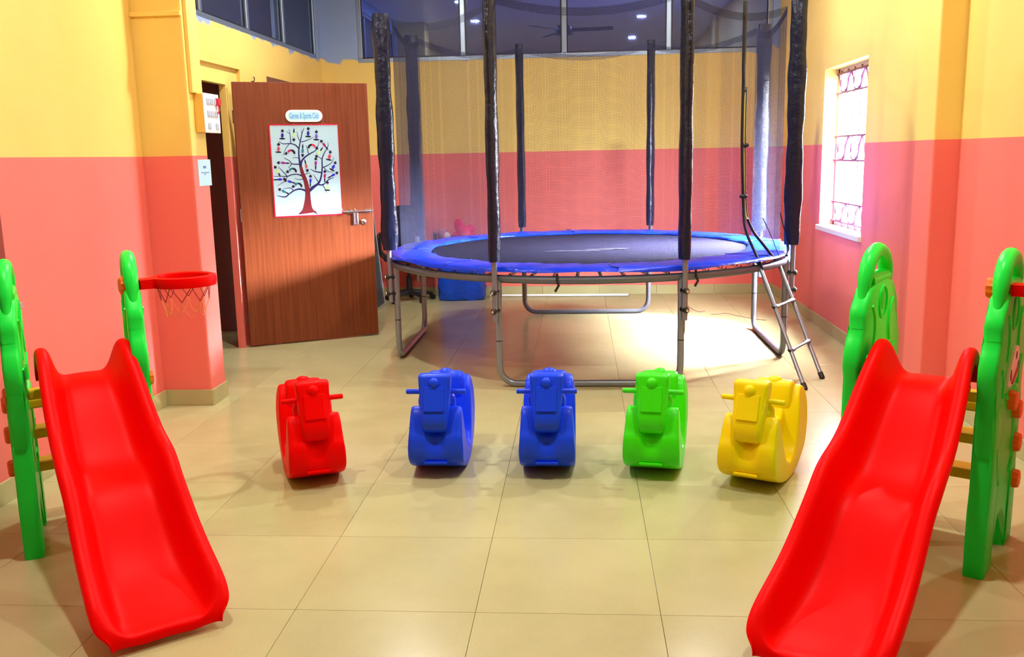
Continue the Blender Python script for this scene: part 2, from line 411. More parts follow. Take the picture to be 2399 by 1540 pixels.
# near-left window
w = tag(empty('window_4'), 'aluminium framed window at the edge of the wall behind the slide with the visible hoop', 'window', kind='structure')
framed(w, 'y', XLN - .08, WN['y0'], WN['y1'], WN['z0'], WN['z1'], (3.14,), PANE_L, inward=1)
MB().bb((XLN - .1, WN['y0'], WN['z0'] - .03), (XLN + .03, WN['y1'] + .04, WN['z0'])).build('sill', mat('sill_stone', (.42, .38, .34), .4), w, smooth=False, bevel=.004)

# ------------------------------------------------------------------ barred window
w = tag(empty('window_3'), 'bright window with white sill and scrolled iron bars', 'window', kind='structure')
FR = mat('window_white_paint', (.85, .84, .78), .45, .4)
xg = XR + .10
f = MB(); y0, y1, z0, z1 = WR['y0'], WR['y1'], WR['z0'], WR['z1']
for q in ((y0, y1, z0, z0 + .035), (y0, y1, z1 - .04, z1), (y0, y0 + .035, z0, z1), (y1 - .035, y1, z0, z1)):
    f.bb((xg + .01, q[0], q[2]), (xg + .055, q[1], q[3]))
f.build('frame', FR, w, smooth=False, bevel=.003)
MB().bb((XR - .025, y0 - .03, z0 - .035), (xg + .06, y1 + .03, z0 + .006)).build('sill', FR, w, smooth=False, bevel=.005)
IRON = mat('grille_iron', (.16, .06, .12), .5, .4, .3)
yy0, yy1 = y0 + .035, y1 - .035
for z in (2.055, 1.905, 1.565, 1.375, 1.040, .885):
    MB().tube([(xg, yy0 - .03, z), (xg, yy1 + .03, z)], .009, 6).build('grille_bar', IRON, w)
for k in range(6):
    y = yy0 + (k + .5) * (yy1 - yy0) / 6
    MB().tube([(xg, y, z0 + .01), (xg, y, z1 - .02)], .0065, 6).build('grille_bar', IRON, w)
sw = (yy1 - yy0) / 3
for (za, zb) in ((1.905, 2.055), (1.375, 1.565), (.885, 1.040)):
    for k in range(3):
        c = yy0 + (k + .5) * sw; hgt = zb - za
        pts = [(xg, c - sw * .48, zb), (xg, c - sw * .34, zb - hgt * .35), (xg, c - sw * .22, za + hgt * .2), (xg, c, za + .004), (xg, c + sw * .22, za + hgt * .2), (xg, c + sw * .34, zb - hgt * .35), (xg, c + sw * .48, zb)]
        MB().tube(smoothline(pts, 5), .010, 6).build('grille_scroll', IRON, w)
        MB().tube(smoothline([(xg, c - .03, zb - .02), (xg, c - .025, za + .05), (xg, c, za + .02), (xg, c + .025, za + .05), (xg, c + .03, zb - .02)], 4), .0045, 6).build('grille_scroll', IRON, w)

# ------------------------------------------------------------------ ceiling lights and fan
LED = mat('led_disc', (1, 1, 1), .4, .2, emit=(.93, .97, 1.0), estr=14)
def downlight(x, y, label, spot):
    r = tag(empty('ceiling_light', (x, y, H)), label, 'light', 'recessed round ceiling lights')
    MB().lathe([(.062, -.003), (.085, -.012), (.092, -.006), (.092, .0)], 24).build('trim_ring', WHITEP, r)
    MB().lathe([(.0595, -.004), (.0600, -.0095), (.001, -.0098)], 24).build('diffuser', LED, r)
    l = bpy.data.lights.new('led_lamp_' + spot + '_offscreen', 'AREA'); l.shape = 'DISK'; l.size = .12; l.energy = LAMP_POWER; l.color = (1.0, .965, .90)
    lo = bpy.data.objects.new('led_lamp_' + spot + '_offscreen', l); COL.objects.link(lo); lo.parent = r; lo.location = (0, 0, -.016)
for (x, y), spot, wh in zip(LAMP_ROWS, ('door', 'barred_window', 'column', 'ladder', 'red_rocker', 'yellow_rocker'), ('trampoline beside the open door', 'trampoline beside the barred window', 'floor by the doorway column', 'floor before the trampoline ladder', 'red rocker', 'yellow rocker')):
    downlight(x, y, 'round recessed ceiling light above the ' + wh, spot)
fan = tag(empty('ceiling_fan', (-.18, 7.65, 2.98)), 'dark three blade ceiling fan hanging above the trampoline', 'fan')
FANM = mat('fan_brown', (.05, .03, .03), .4)
MB().lathe([(.02, -.06), (.11, -.05), (.12, 0), (.10, .05), (.03, .07), (.012, .08), (.012, .38), (.05, .40), (.06, H - 2.98)], 20).build('motor', FANM, fan)
for k in range(3):
    a = 2 * PI * k / 3 + .12
    o = MB().box((.36, 0, .0), (.50, .13, .008)).box((.13, 0, 0), (.1, .05, .012)).build('blade', FANM, fan, smooth=False, bevel=.003)
    o.rotation_euler = (.16, 0, a)

# ------------------------------------------------------------------ door leaf and what hangs on it
DA = Vector((-2.63, 7.085, 0)); DB = Vector((-1.694, 7.579, 0)); DU = (DB - DA).normalized(); DANG = math.atan2(DU.y, DU.x)
door = tag(empty('door_1', DA, DANG), 'brown veneer door standing open with poster and sliding bolt', 'door', kind='structure')
DW, DH = 1.053, 2.062
MB().bb((0, 0, .012), (DW, .036, DH)).build('leaf', WOOD, door, smooth=False, bevel=.003)
SILV = mat('polished_steel', (.80, .80, .80), .18, .5, 1.0)
bl = MB().tube([(.80, -.016, 1.044), (1.045, -.016, 1.044)], .0075, 10).build('slide_bolt', SILV, door)
MB().bb((.83, -.006, 1.028), (.875, 0, 1.060)).bb((.985, -.006, 1.028), (1.03, 0, 1.060)).build('bolt_bracket', SILV, bl, smooth=False, bevel=.002)
MB().ball((.895, -.03, 1.06), .009).tube([(.895, -.016, 1.044), (.895, -.03, 1.06)], .005, 8).build('bolt_knob', SILV, bl)
MB().bb((.880, -.012, .935), (.925, 0, 1.035)).tube([(.89, -.014, .95), (.89, -.014, 1.03)], .004, 6).tube([(.915, -.014, .95), (.915, -.014, 1.03)], .004, 6).build('hasp', mat('worn_steel', (.45, .36, .38), .35, .5, .9), door, smooth=False, bevel=.002)
MB().lathe([(.022, 0), (.022, .006), (.012, .012), (.012, .022), (.006, .024)], 16, Matrix.Translation((.968, 0, .957)) @ Matrix.Rotation(PI / 2, 4, 'X')).build('lock_cylinder', SILV, door)
for z in (.25, 1.05, 1.80):
    MB().tube([(-.006, -.004, z - .05), (-.006, -.004, z + .05)], .006, 8).build('hinge', mat('hinge_brown', (.12, .05, .03), .4, .5, .6), door)
# closed second door beside it
b = MB().bb((XL - .002, 8.00, 0), (XL + .006, 8.95, 2.175))
tag(b.build('door_2', mat('second_door_brown', (.16, .055, .035), .5), smooth=False), 'brown closed door in the wall behind the open door', 'door', kind='structure')
# frame lining of the doorway
fr = tag(empty('trim_1'), 'painted jamb of the open doorway', 'door frame', kind='structure')
MB().bb((XL - TL, DO['y1'] - .03, 0), (XL - NI['d'] + .018, DO['y1'], DO['z1'])).build('jamb', WALL, fr, smooth=False)
MB().bb((XL - TL, DO['y0'], 0), (XL - NI['d'] + .018, DO['y0'] + .03, DO['z1'])).build('jamb', WALL, fr, smooth=False)
MB().bb((XL - TL, DO['y0'] + .03, DO['z1'] - .03), (XL - NI['d'] + .018, DO['y1'] - .03, DO['z1'])).build('head', WALL, fr, smooth=False)
# small hook above the door
tag(MB().tube(smoothline([(XL, 7.62, 2.105), (XL + .02, 7.62, 2.105), (XL + .025, 7.62, 2.13), (XL + .015, 7.63, 2.14)], 4), .004, 6).build('wall_hook', BLACKP), 'small bent metal hook on the wall above the open door', 'hook')

def on_door(name): 
    return empty(name, DA + DU * 0 + Vector((0, 0, 0)), DANG)
# plaque
pl = on_door('name_plaque'); tag(pl, 'oval white plaque lettered Games & Sports Club on the door', 'plaque')
def stadium(cx, cz, hw, hh, n=10):
    pts = []
    for s_, a0 in ((1, -PI / 2), (-1, PI / 2)):
        for k in range(n + 1):
            a = a0 + PI * k / n; pts.append((cx + s_ * (hw - hh) + math.cos(a) * hh * 1.0, cz + math.sin(a) * hh))
    return pts
PU, PZ = .532, 1.806
pr = stadium(PU, PZ, .145, .046)
MB().loft([[(a, -.001, z) for a, z in pr], [(a, -.012, z) for a, z in pr]]).build('board', mat('plaque_white', (.90, .95, .97), .4), pl, smooth=False, bevel=.002)
pr2 = stadium(PU, PZ, .126, .034)
MB().loft([[(a, -.0122, z) for a, z in pr2], [(a, -.0128, z) for a, z in pr2]]).build('label_panel', mat('plaque_pale_blue', (.50, .84, .92), .4), pl, smooth=False)
def text_mesh(name, txt, hw, size, M, material, parent, bold=.0):
    cu = bpy.data.curves.new(name, 'FONT'); cu.body = txt; cu.size = 1; cu.align_x = 'CENTER'; cu.align_y = 'CENTER'; cu.offset = bold; cu.extrude = .01
    t = bpy.data.objects.new(name, cu); COL.objects.link(t); dg = bpy.context.evaluated_depsgraph_get()
    me = bpy.data.meshes.new_from_object(t.evaluated_get(dg)); bpy.data.objects.remove(t); bpy.data.curves.remove(cu)
    xs = [v.co.x for v in me.vertices]; sx = 2 * hw / (max(xs) - min(xs))
    for v in me.vertices: v.co = M @ Vector((v.co.x * sx, v.co.y * size, v.co.z * .02))
    me.materials.clear(); me.materials.append(material)
    o = bpy.data.objects.new(name, me); COL.objects.link(o); o.parent = parent; return o
text_mesh('lettering', 'Games & Sports Club', .114, .062, Matrix.Translation((PU, -.0132, PZ)) @ Matrix.Rotation(PI / 2, 4, 'X'), mat('plaque_blue_ink', (.13, .36, .80), .5), pl, .018)

# poster, traced in a drawing frame (750 x 960) and set on the door
po_r = on_door('yoga_tree_poster'); tag(po_r, 'white poster of a brown tree with small yoga figures, red foil edge, on the door', 'poster')
PU0, PU1, PZ0, PZ1 = .262, .795, 1.030, 1.736
MB().bb((PU0, -.003, PZ0), (PU1, -.0005, PZ1)).build('sheet', PAPER, po_r, smooth=False)
def PM(x, y):
    """drawing px (tilted sheet in its tracing) -> door coordinates"""
    v = (y - 302) / (1272 - 302)
    for _ in range(3):
        xl = 150 + 85 * v; xr = 890 + 67 * v; u = (x - xl) / (xr - xl)
        yt = 308 - 13 * u; yb = 1300 - 55 * u; v = (y - yt) / (yb - yt)
    return (PU0 + u * (PU1 - PU0), PZ1 - v * (PZ1 - PZ0))
for q in (((PU0 - .008, PZ0 - .010), (PU1 + .004, PZ0 + .001)), ((PU0 - .008, PZ1 - .001), (PU1 + .004, PZ1 + .008)), ((PU0 - .009, PZ0), (PU0 + .001, PZ1)), ((PU1 - .001, PZ0), (PU1 + .004, PZ1))):
    MB().bb((q[0][0], -.005, q[0][1]), (q[1][0], -.0004, q[1][1])).build('foil_edge', FOIL, po_r, smooth=False)
PX = (PU1 - PU0) / 735
def ribbon(mb, pts, y=-.0036):
    P = [PM(a, b_) for a, b_, w_ in pts]; Wd = [w_ * PX * .64 for *_, w_ in pts]
    lo = []; hi = []
    for i, p in enumerate(P):
        q = P[min(i + 1, len(P) - 1)]; o = P[max(i - 1, 0)]; d = Vector((q[0] - o[0], q[1] - o[1])); d.normalize(); nx, nz = -d.y, d.x
        lo.append(mb.bm.verts.new((p[0] + nx * Wd[i], y, p[1] + nz * Wd[i]))); hi.append(mb.bm.verts.new((p[0] - nx * Wd[i], y, p[1] - nz * Wd[i])))
    for i in range(len(P) - 1): mb.bm.faces.new((lo[i], lo[i + 1], hi[i + 1], hi[i]))
def smoothw(pts): return [tuple(v) for v in smoothline(pts, 4)]
tr = MB(); ribbon(tr, smoothw([(582, 1252, 165), (578, 1225, 108), (575, 1180, 74), (575, 1090, 50), (570, 1000, 42), (547, 900, 36), (513, 820, 32), (492, 745, 25)])); tr.build('trunk_print', BROWNINK, po_r, smooth=False)
BR = [[(492, 750, 24), (474, 660, 14), (468, 580, 12), (478, 500, 10), (490, 440, 9), (500, 390, 7), (520, 335, 4)],
 [(556, 1010, 18), (500, 990, 16), (440, 1000, 12), (380, 1040, 11), (330, 1080, 11), (245, 1068, 4)], [(415, 1003, 8), (380, 980, 6), (310, 992, 3)],
 [(525, 858, 14), (470, 832, 10), (400, 835, 9), (350, 855, 9), (280, 855, 6), (205, 858, 4)], [(345, 850, 8), (300, 800, 6), (250, 750, 3)], [(350, 860, 6), (320, 910, 5), (245, 960, 3)],
 [(525, 878, 7), (480, 888, 5), (430, 875, 3)], [(482, 720, 11), (400, 718, 8), (370, 685, 6), (310, 655, 4)], [(395, 720, 7), (360, 765, 4)], [(470, 655, 6), (440, 650, 5), (400, 655, 3)],
 [(470, 555, 11), (430, 515, 10), (370, 500, 8), (300, 505, 7), (250, 480, 4)], [(380, 497, 8), (375, 440, 6), (360, 345, 3)], [(372, 400, 5), (330, 370, 3)], [(365, 505, 6), (330, 550, 5), (300, 630, 3)],
 [(487, 480, 7), (460, 440, 6), (445, 370, 3)], [(490, 482, 8), (550, 465, 6), (625, 430, 3)], [(500, 400, 5), (490, 350, 3)],
 [(492, 745, 22), (500, 690, 16), (540, 640, 13), (600, 600, 10), (660, 560, 7), (690, 475, 3)], [(575, 615, 7), (565, 570, 6), (545, 515, 3)],
 [(585, 1005, 34), (640, 960, 24), (690, 920, 18), (715, 860, 14), (727, 760, 12), (725, 660, 10), (750, 590, 8), (785, 530, 6), (785, 480, 3)], [(718, 660, 7), (690, 640, 5), (655, 630, 3)],
 [(735, 750, 9), (790, 725, 7), (835, 690, 5), (852, 640, 3)], [(740, 745, 7), (790, 790, 5), (850, 800, 3)], [(720, 805, 12), (650, 795, 9), (595, 770, 3)],
 [(685, 935, 14), (740, 935, 12), (800, 880, 9), (860, 855, 4)], [(735, 940, 8), (765, 985, 6), (780, 1025, 3)], [(690, 910, 9), (660, 870, 6), (630, 825, 3)], [(522, 845, 8), (560, 818, 5), (600, 815, 3)],
 [(530, 1215, 14), (505, 1245, 12), (480, 1264, 5)], [(632, 1215, 14), (655, 1240, 12), (690, 1256, 4)]]
br = MB()
for i, st in enumerate(BR): ribbon(br, smoothw(st), -.0034 - .00004 * (i % 4))
br.build('branch_print', NAVY, po_r, smooth=False)
INK = {k: mat('print_' + k, c, .6, .2) for k, c in dict(navyblue=(.02, .02, .30), lime=(.50, .80, .25), purple=(.16, .09, .55), coral=(.55, .08, .08), crimson=(.45, .01, .08), teal=(.02, .18, .24), red=(.70, .03, .08), maroon=(.36, .01, .12), magenta=(.30, .01, .25), royal=(.02, .02, .55)).items()}
FIG = [(288, 415, 90, 'navyblue', 's'), (412, 410, -90, 'lime', 't'), (567, 388, 90, 'navyblue', 's'), (657, 420, 90, 'purple', 's'), (250, 560, 90, 'coral', 's'), (385, 588, 180, 'crimson', 'a'), (510, 575, -90, 'teal', 't'),
 (610, 525, 0, 'red', 'a'), (745, 508, 130, 'maroon', 't'), (690, 592, 235, 'lime', 't'), (805, 632, 80, 'red', 's'), (655, 708, 90, 'magenta', 't'), (302, 710, 178, 'magenta', 't'), (552, 738, -75, 'coral', 't'),
 (850, 742, 65, 'royal', 's'), (243, 800, 120, 'lime', 't'), (405, 785, 205, 'teal', 'a'), (757, 842, 90, 'maroon', 't'), (848, 830, 30, 'royal', 't'), (270, 890, 5, 'royal', 't'), (378, 912, 165, 'royal', 't'), (600, 897, 90, 'royal', 't'), (468, 945, 200, 'teal', 'a'), (315, 1020, 155, 'teal', 't'), (787, 960, 90, 'lime', 's')]
def blob(mb, cx, cy, rx, ry, ang, mi, y, n=12):
    vs = []
    for k in range(n):
        a = 2 * PI * k / n; ex, ey = rx * math.cos(a), ry * math.sin(a)
        p = PM(cx + ex * math.cos(ang) + ey * math.sin(ang), cy - ex * math.sin(ang) + ey * math.cos(ang)); vs.append(mb.bm.verts.new((p[0], y, p[1])))
    mb.bm.faces.new(vs).material_index = mi
for x, y, deg, colr, kind in FIG:
    a = math.radians(deg); ux, uy = math.cos(a), -math.sin(a); px_, py_ = -uy, ux; mb = MB()
    if kind == 's':
        blob(mb, x, y + 0, 26, 15, a, 2, -.0040); blob(mb, x - ux * 34, y - uy * 34, 9, 34, a, 1, -.0038)
        blob(mb, x - ux * 4, y - uy * 4, 3, 34, a, 0, -.0037); hd = 38
    elif kind == 't':
        blob(mb, x, y, 26, 13, a, 2, -.0040); blob(mb, x - ux * 42, y - uy * 42, 28, 8, a, 1, -.0038)
        blob(mb, x - ux * 70, y - uy * 70, 9, 7, a, 0, -.0037); blob(mb, x + ux * 16 + px_ * 12, y + uy * 16 + py_ * 12, 3, 20, a, 0, -.0037); hd = 38
    else:
        s_ = 1 if math.cos(a) > 0 else -1
        for k in range(9):
            t = PI * (k + .5) / 9; blob(mb, x + math.cos(t) * 36 * s_, y + 18 - math.sin(t) * 34, 13, 11, 0, 2 if k < 5 else 1, -.0040 - k * .00002)
        blob(mb, x - 40 * s_, y + 34, 5, 14, 0, 0, -.0037); ux, uy, hd = s_ * 1.0, .55, 38; x, y = x + 4 * s_, y - 8
    hx, hy = x + ux * hd, y + uy * hd
    blob(mb, hx, hy, 15, 15, 0, 0, -.0042); blob(mb, hx + ux * 10, hy + uy * 10, 12, 17, a, 1, -.0044); blob(mb, hx + ux * 22, hy + uy * 22, 8, 7, a, 1, -.0045)
    mb.build('figure_print', [SKIN, HAIRINK, INK[colr]], po_r, smooth=False)

# ------------------------------------------------------------------ column fittings
sb = tag(empty('switch_box', (XLC, 5.545, 1.75)), 'yellow sided switch box with white plate on the column beside the doorway', 'switch box')
MB().bb((0, -.115, -.112), (.052, .115, .112)).build('box', mat('box_yellow', (.90, .56, .10), .5), sb, smooth=False, bevel=.003)
MB().bb((.052, -.118, -.115), (.060, .118, .115)).build('face_plate', WHITEP, sb, smooth=False, bevel=.004)
GREYP = mat('switch_grey', (.50, .55, .68), .4)
for r_ in range(3):
    for c_ in range(3):
        if r_ == 2 and c_ == 1: continue
        for k in range(2):
            MB().bb((.060, -.075 + c_ * .058 + k * .022, .052 - r_ * .072), (.066, -.057 + c_ * .058 + k * .022, .086 - r_ * .072)).build('switch', GREYP, sb, smooth=False, bevel=.0015)
MB().bb((.060, .060, .048), (.085, .085, .092)).tube([(.075, .073, .052), (.078, .070, .02), (.07, .068, .0)], .005, 6).build('plug', mat('plug_red', (.75, .02, .05), .4), sb, smooth=False, bevel=.002)
MB().bb((.060, .088, .060), (.078, .108, .092)).build('switch', BLACKP, sb, smooth=False, bevel=.002)
TR = mat('trunking_yellow', (.95, .66, .17), .5)
tag(MB().bb((XLC, 5.375, 1.862), (XLC + .022, 5.405, H)).bb((XLC, 5.405, 1.862), (XLC + .022, 5.47, 1.885)).build('wire_trunking', TR, smooth=False, bevel=.003), 'upright painted wire trunking running down the column to the switch box', 'trunking')
tag(MB().bb((XLN, YC0 - .022, 2.285), (XLC, YC0, 2.312)).build('wire_trunking', TR, smooth=False, bevel=.003), 'level painted wire trunking across the face of the column', 'trunking')
nt_ = tag(empty('notice_sheet', (XLC, 5.505, 1.402)), 'small white printed notice taped below the switch box', 'notice')
MB().bb((0.0005, -.095, -.078), (.002, .095, .078)).build('paper', PAPER, nt_, smooth=False)
MB().bb((.002, -.02, .026), (.0024, .025, .040)).bb((.002, -.055, -.002), (.0024, .065, .003)).bb((.002, -.012, -.012), (.0024, .016, -.007)).build('print', mat('print_blue', (.10, .14, .42), .6), nt_, smooth=False)

# ------------------------------------------------------------------ trampoline
CX, CY = .055, 7.17
tp = tag(empty('trampoline', (CX, CY, 0)), 'large round trampoline with blue pad and black safety net', 'trampoline')
RL = 1.500; ZF = .712
for k in range(4):
    a = -PI / 2 + k * PI / 2
    ax = Vector((math.cos(a), math.sin(a), 0)); tx = Vector((-math.sin(a), math.cos(a), 0)); d = RL * math.cos(PI / 8); hw = RL * math.sin(PI / 8); rb = .11; zb = .022
    P = [ax * d + tx * -hw + Vector((0, 0, ZF)), ax * d + tx * -hw + Vector((0, 0, zb + rb))]
    P += [ax * d + tx * (-hw + rb - rb * math.cos(q)) + Vector((0, 0, zb + rb - rb * math.sin(q))) for q in [PI / 2 * i / 6 for i in range(1, 7)]]
    P += [ax * d + tx * (hw - rb + rb * math.sin(q)) + Vector((0, 0, zb + rb - rb * math.cos(q))) for q in [PI / 2 * i / 6 for i in range(0, 7)]]
    P += [ax * d + tx * hw + Vector((0, 0, ZF))]
    lg = MB().tube(P, .0215, 12).build('leg', STEEL, tp)
    for s_ in (-1, 1):
        q = ax * d + tx * s_ * hw
        MB().tube([q + Vector((0, 0, .30)), q + Vector((0, 0, .306))], .0225, 12).build('leg_joint', BLACKP, lg)
        MB().tube([q + Vector((0, 0, .59)), q + Vector((0, 0, .70))], .0235, 12).build('leg_socket', STEEL, lg)
ring = [(1.495 * math.cos(2 * PI * k / 96), 1.495 * math.sin(2 * PI * k / 96), ZF - .010) for k in range(96)]
MB().tube(ring, .0255, 12, closed=True).build('frame_ring', STEEL_DK, tp)
MB().lathe([(.001, .744), (1.235, .748), (1.245, .752), (1.235, .756), (.001, .752)], 96).build('jump_mat', MATBLK, tp)
spring0 = None
for k in range(64):
    a = 2 * PI * (k + .5) / 64
    if spring0 is None:
        mb = MB(); pts = [(1.235 + .245 * i / 30, .009 * math.cos(i * PI / 2), .744 - .02 * i / 30 + .009 * math.sin(i * PI / 2)) for i in range(31)]
        mb.tube(pts, .0035, 4); spring0 = mb.build('spring', STEEL, tp)
    else: spring0 = copy(spring0, tp)
    spring0.rotation_euler = (0, 0, a)
# pad: wavy blue ring
mb = MB(); N_ = 192; rows = []
prof = [(1.215, .750), (1.205, .762), (1.215, .772), (1.28, .778), (1.36, .780), (1.44, .778), (1.50, .772), (1.525, .760), (1.528, .750), (1.515, .748), (1.49, .756), (1.36, .756)]
rnd = [random.uniform(-1, 1) for _ in range(64)]
def wob(a, f, ph): return math.sin(a * f + ph) * .5 + math.sin(a * f * 1.7 + ph * 2.3) * .35 + math.sin(a * f * 2.9 + ph * 1.1) * .15
for k in range(N_):
    a = 2 * PI * k / N_; row = []
    for i, (r, z) in enumerate(prof):
        dr = (.014 if i in (0, 1, 2) else .008) * wob(a, 9, i * .2); dz = 0
        if 2 <= i <= 7: dz = .0045 * wob(a, 14, i * .9) + .003 * wob(a, 31, i * 1.7)
        if i in (8, 9): dz = .010 * wob(a, 7, .5)
        row.append(mb.bm.verts.new(((r + dr) * math.cos(a), (r + dr) * math.sin(a), z + dz)))
    rows.append(row)
for k in range(N_):
    A, B = rows[k], rows[(k + 1) % N_]
    for i in range(len(prof)): mb.bm.faces.new((A[i], A[(i + 1) % len(prof)], B[(i + 1) % len(prof)], B[i]))
pad = mb.build('safety_pad', BLUEVINYL, tp, angle=80)
# pad seams and ties
for k in range(8):
    a = 2 * PI * k / 8 + .10
    MB().tube([(r * math.cos(a + .02 * math.sin(r * 30)), r * math.sin(a + .02 * math.sin(r * 30)), .779) for r in (1.22, 1.3, 1.38, 1.46, 1.515)], .004, 6).build('pad_seam', mat('pad_seam_dark', (.004, .015, .30), .4), pad)
for a, l in ((-1.70, .055), (-1.12, .05)):
    c, s_ = math.cos(a), math.sin(a)
    MB().tube([(1.522 * c, 1.522 * s_, .745), (1.528 * c, 1.528 * s_, .70), (1.530 * c + .01, 1.53 * s_, .69 - l * .3), (1.535 * c - .012, 1.535 * s_, .69 - l)], .008, 6, flat=(1, .35)).build('pad_tie', BLACKP, pad)
# faint logo on mat
LOGO = mat('mat_logo_ink', (.03, .03, .06), .6)
mb = MB()
for k, (x0, y0, x1, y1) in enumerate(((-.32, -.28, .02, -.22), (-.20, -.22, .20, -.15), (-.02, -.17, .32, -.10), (-.28, -.25, .10, -.23), (.05, -.14, .30, -.16))):
    mb.tube(smoothline([(x0, y0, .7565), ((x0 + x1) / 2, (y0 + y1) / 2 + .03 * (-1) ** k, .7565), (x1, y1, .7565)], 6), [.002] + [.014] * 11 + [.002], 6, flat=(.08, 1))
mb.build('logo_print', LOGO, tp)
# poles with padded sleeves
RPO = 1.545
for k in range(8):
    a = PI / 8 + k * PI / 4; c, s_ = math.cos(a), math.sin(a); ux = Vector((c, s_, 0)); tx = Vector((-s_, c, 0)); B0 = ux * RPO
    p_ = MB().tube([B0 + Vector((0, 0, .435)), B0 + Vector((0, 0, 2.43))], .0175, 12).build('pole', STEEL, tp)
    mb = MB(); loops = []; nz = 26; ph = k * 1.37
    for i in range(nz + 1):
        z = .815 + (2.445 - .815) * i / nz
        wr = .058 + .0045 * math.sin(z * 9 + ph) + .003 * math.sin(z * 23 + ph * 2); wt = .0335 + .002 * math.sin(z * 13 + ph)
        if i in (0, nz): wr *= .93; wt *= .93
        off = -.012
        loops.append([B0 + ux * (off + wr * math.cos(q)) + tx * (wt * math.sin(q)) + Vector((0, 0, z)) for q in [2 * PI * j / 18 for j in range(18)]])
    mb.loft(loops); mb.build('pole_sleeve', BLACKVINYL, p_, angle=70)
    for z in (.62, .50):
        rot = Matrix.Translation(B0 + ux * .016 + Vector((0, 0, z))) @ Vector((0, 0, 1)).rotation_difference(ux).to_matrix().to_4x4()
        bo = MB().lathe([(.019, -.05), (.019, .010), (.012, .016), (.010, .016)], 12, rot).build('bolt_collar', BLACKP, p_)
        MB().lathe([(.0095, .012), (.009, .021), (.003, .024)], 10, rot).build('bolt_head', SILV, bo)
# net: real threads between the poles
RN = 1.455; ZB = .775; ZT = 2.415
mb = MB(); bm_ = mb.bm
def thread(P, r):
    rr = []
    for i, p in enumerate(P):
        q = P[min(i + 1, len(P) - 1)]; o = P[max(i - 1, 0)]; t = (q - o).normalized(); u = t.orthogonal().normalized(); v = t.cross(u)
        rr.append([bm_.verts.new(p + (u * math.cos(a) + v * math.sin(a)) * r) for a in (0, 2.0944, 4.18879)])
    for A, B in zip(rr, rr[1:]):
        for k in range(3): bm_.faces.new((A[k], A[(k + 1) % 3], B[(k + 1) % 3], B[k]))
SP = .0078; RT = .00050
for k in range(8):
    a0 = PI / 8 + k * PI / 4; a1 = a0 + PI / 4
    A = Vector((RN * math.cos(a0), RN * math.sin(a0), 0)); B = Vector((RN * math.cos(a1), RN * math.sin(a1), 0)); L = (B - A).length
    top = lambda u: ZT - .085 * (1 - (2 * u - 1) ** 2)
    def pt(u, z):
        p = A.lerp(B, u); return Vector((p.x, p.y, z))
    nv = int(L / SP)
    for i in range(nv + 1):
        u = i / nv; thread([pt(u, ZB), pt(u, top(u))], RT)
    nh = int((ZT - ZB) / SP)
    for j in range(nh + 1):
        f_ = j / nh; thread([pt(i / 5, ZB + (top(i / 5) - ZB) * f_) for i in range(6)], RT)
    for j in range(16):
        thread([pt(i / 8, top(i / 8) - .003 - .0030 * j) for i in range(9)], RT * 1.6)
tag(mb.build('safety_net', NETM, tp, smooth=False), kind='stuff')
# net entrance zip
za = math.radians(-42.0)
def zp(a, r, z): return (r * math.cos(a), r * math.sin(a), z)
ez = MB().tube([zp(za, 1.355, 2.40), zp(za, 1.352, 2.0), zp(za + .004, 1.355, 1.85)], [.028, .025, .027], 8, flat=(.5, 1)).tube(smoothline([zp(za - .008, 1.36, 1.87), zp(za - .006, 1.36, 1.5), zp(za + .008, 1.37, 1.1), zp(za - .002, 1.40, .95), zp(za + .004, 1.46, .82), zp(za - .004, 1.52, .73), zp(za + .004, 1.53, .67)], 5), .0165, 8, flat=(.6, 1)).tube(smoothline([zp(za + .012, 1.36, 1.87), zp(za + .014, 1.36, 1.5), zp(za + .026, 1.37, 1.1), zp(za + .055, 1.40, .95), zp(za + .085, 1.46, .85), zp(za + .13, 1.52, .74)], 5), .0165, 8, flat=(.6, 1)).build('net_entrance_strap', BLACKP, tp)
MB().tube(smoothline([zp(za + .003, 1.366, 1.84), zp(za + .004, 1.366, 1.5), zp(za + .017, 1.376, 1.1), zp(za + .020, 1.392, 1.02)], 5), [.004] * 15 + [.009], 6).build('zip_tape', mat('zip_yellow', (.75, .66, .14), .5), ez)
for z in (1.50, 1.17):
    MB().ball(zp(za + .006, 1.37, z), (.03, .018, .016), 10, 6).build('buckle', BLACKP, ez)
thr = MB(); P1 = zp(math.radians(-26), 1.47, 1.04); thr.tube(smoothline([P1, zp(math.radians(-25), 1.50, .9), zp(math.radians(-24), 1.52, .79), zp(math.radians(-27), 1.53, .75)], 5), [.004] * 8 + [.010] * 8, 6); thr.tube(smoothline([zp(math.radians(-36), 1.44, 1.02), zp(math.radians(-34), 1.48, .9), zp(math.radians(-33), 1.53, .76)], 5), .003, 6); thr.build('loose_cord', BLACKP, tp)
# hanging chain end at the front pole
a = -PI / 8 * 3; MB().tube([(1.545 * math.cos(a), 1.545 * math.sin(a) - .01, .44), (1.545 * math.cos(a), 1.545 * math.sin(a) - .012, .36)], .003, 6).build('pull_pin', STEEL, tp)

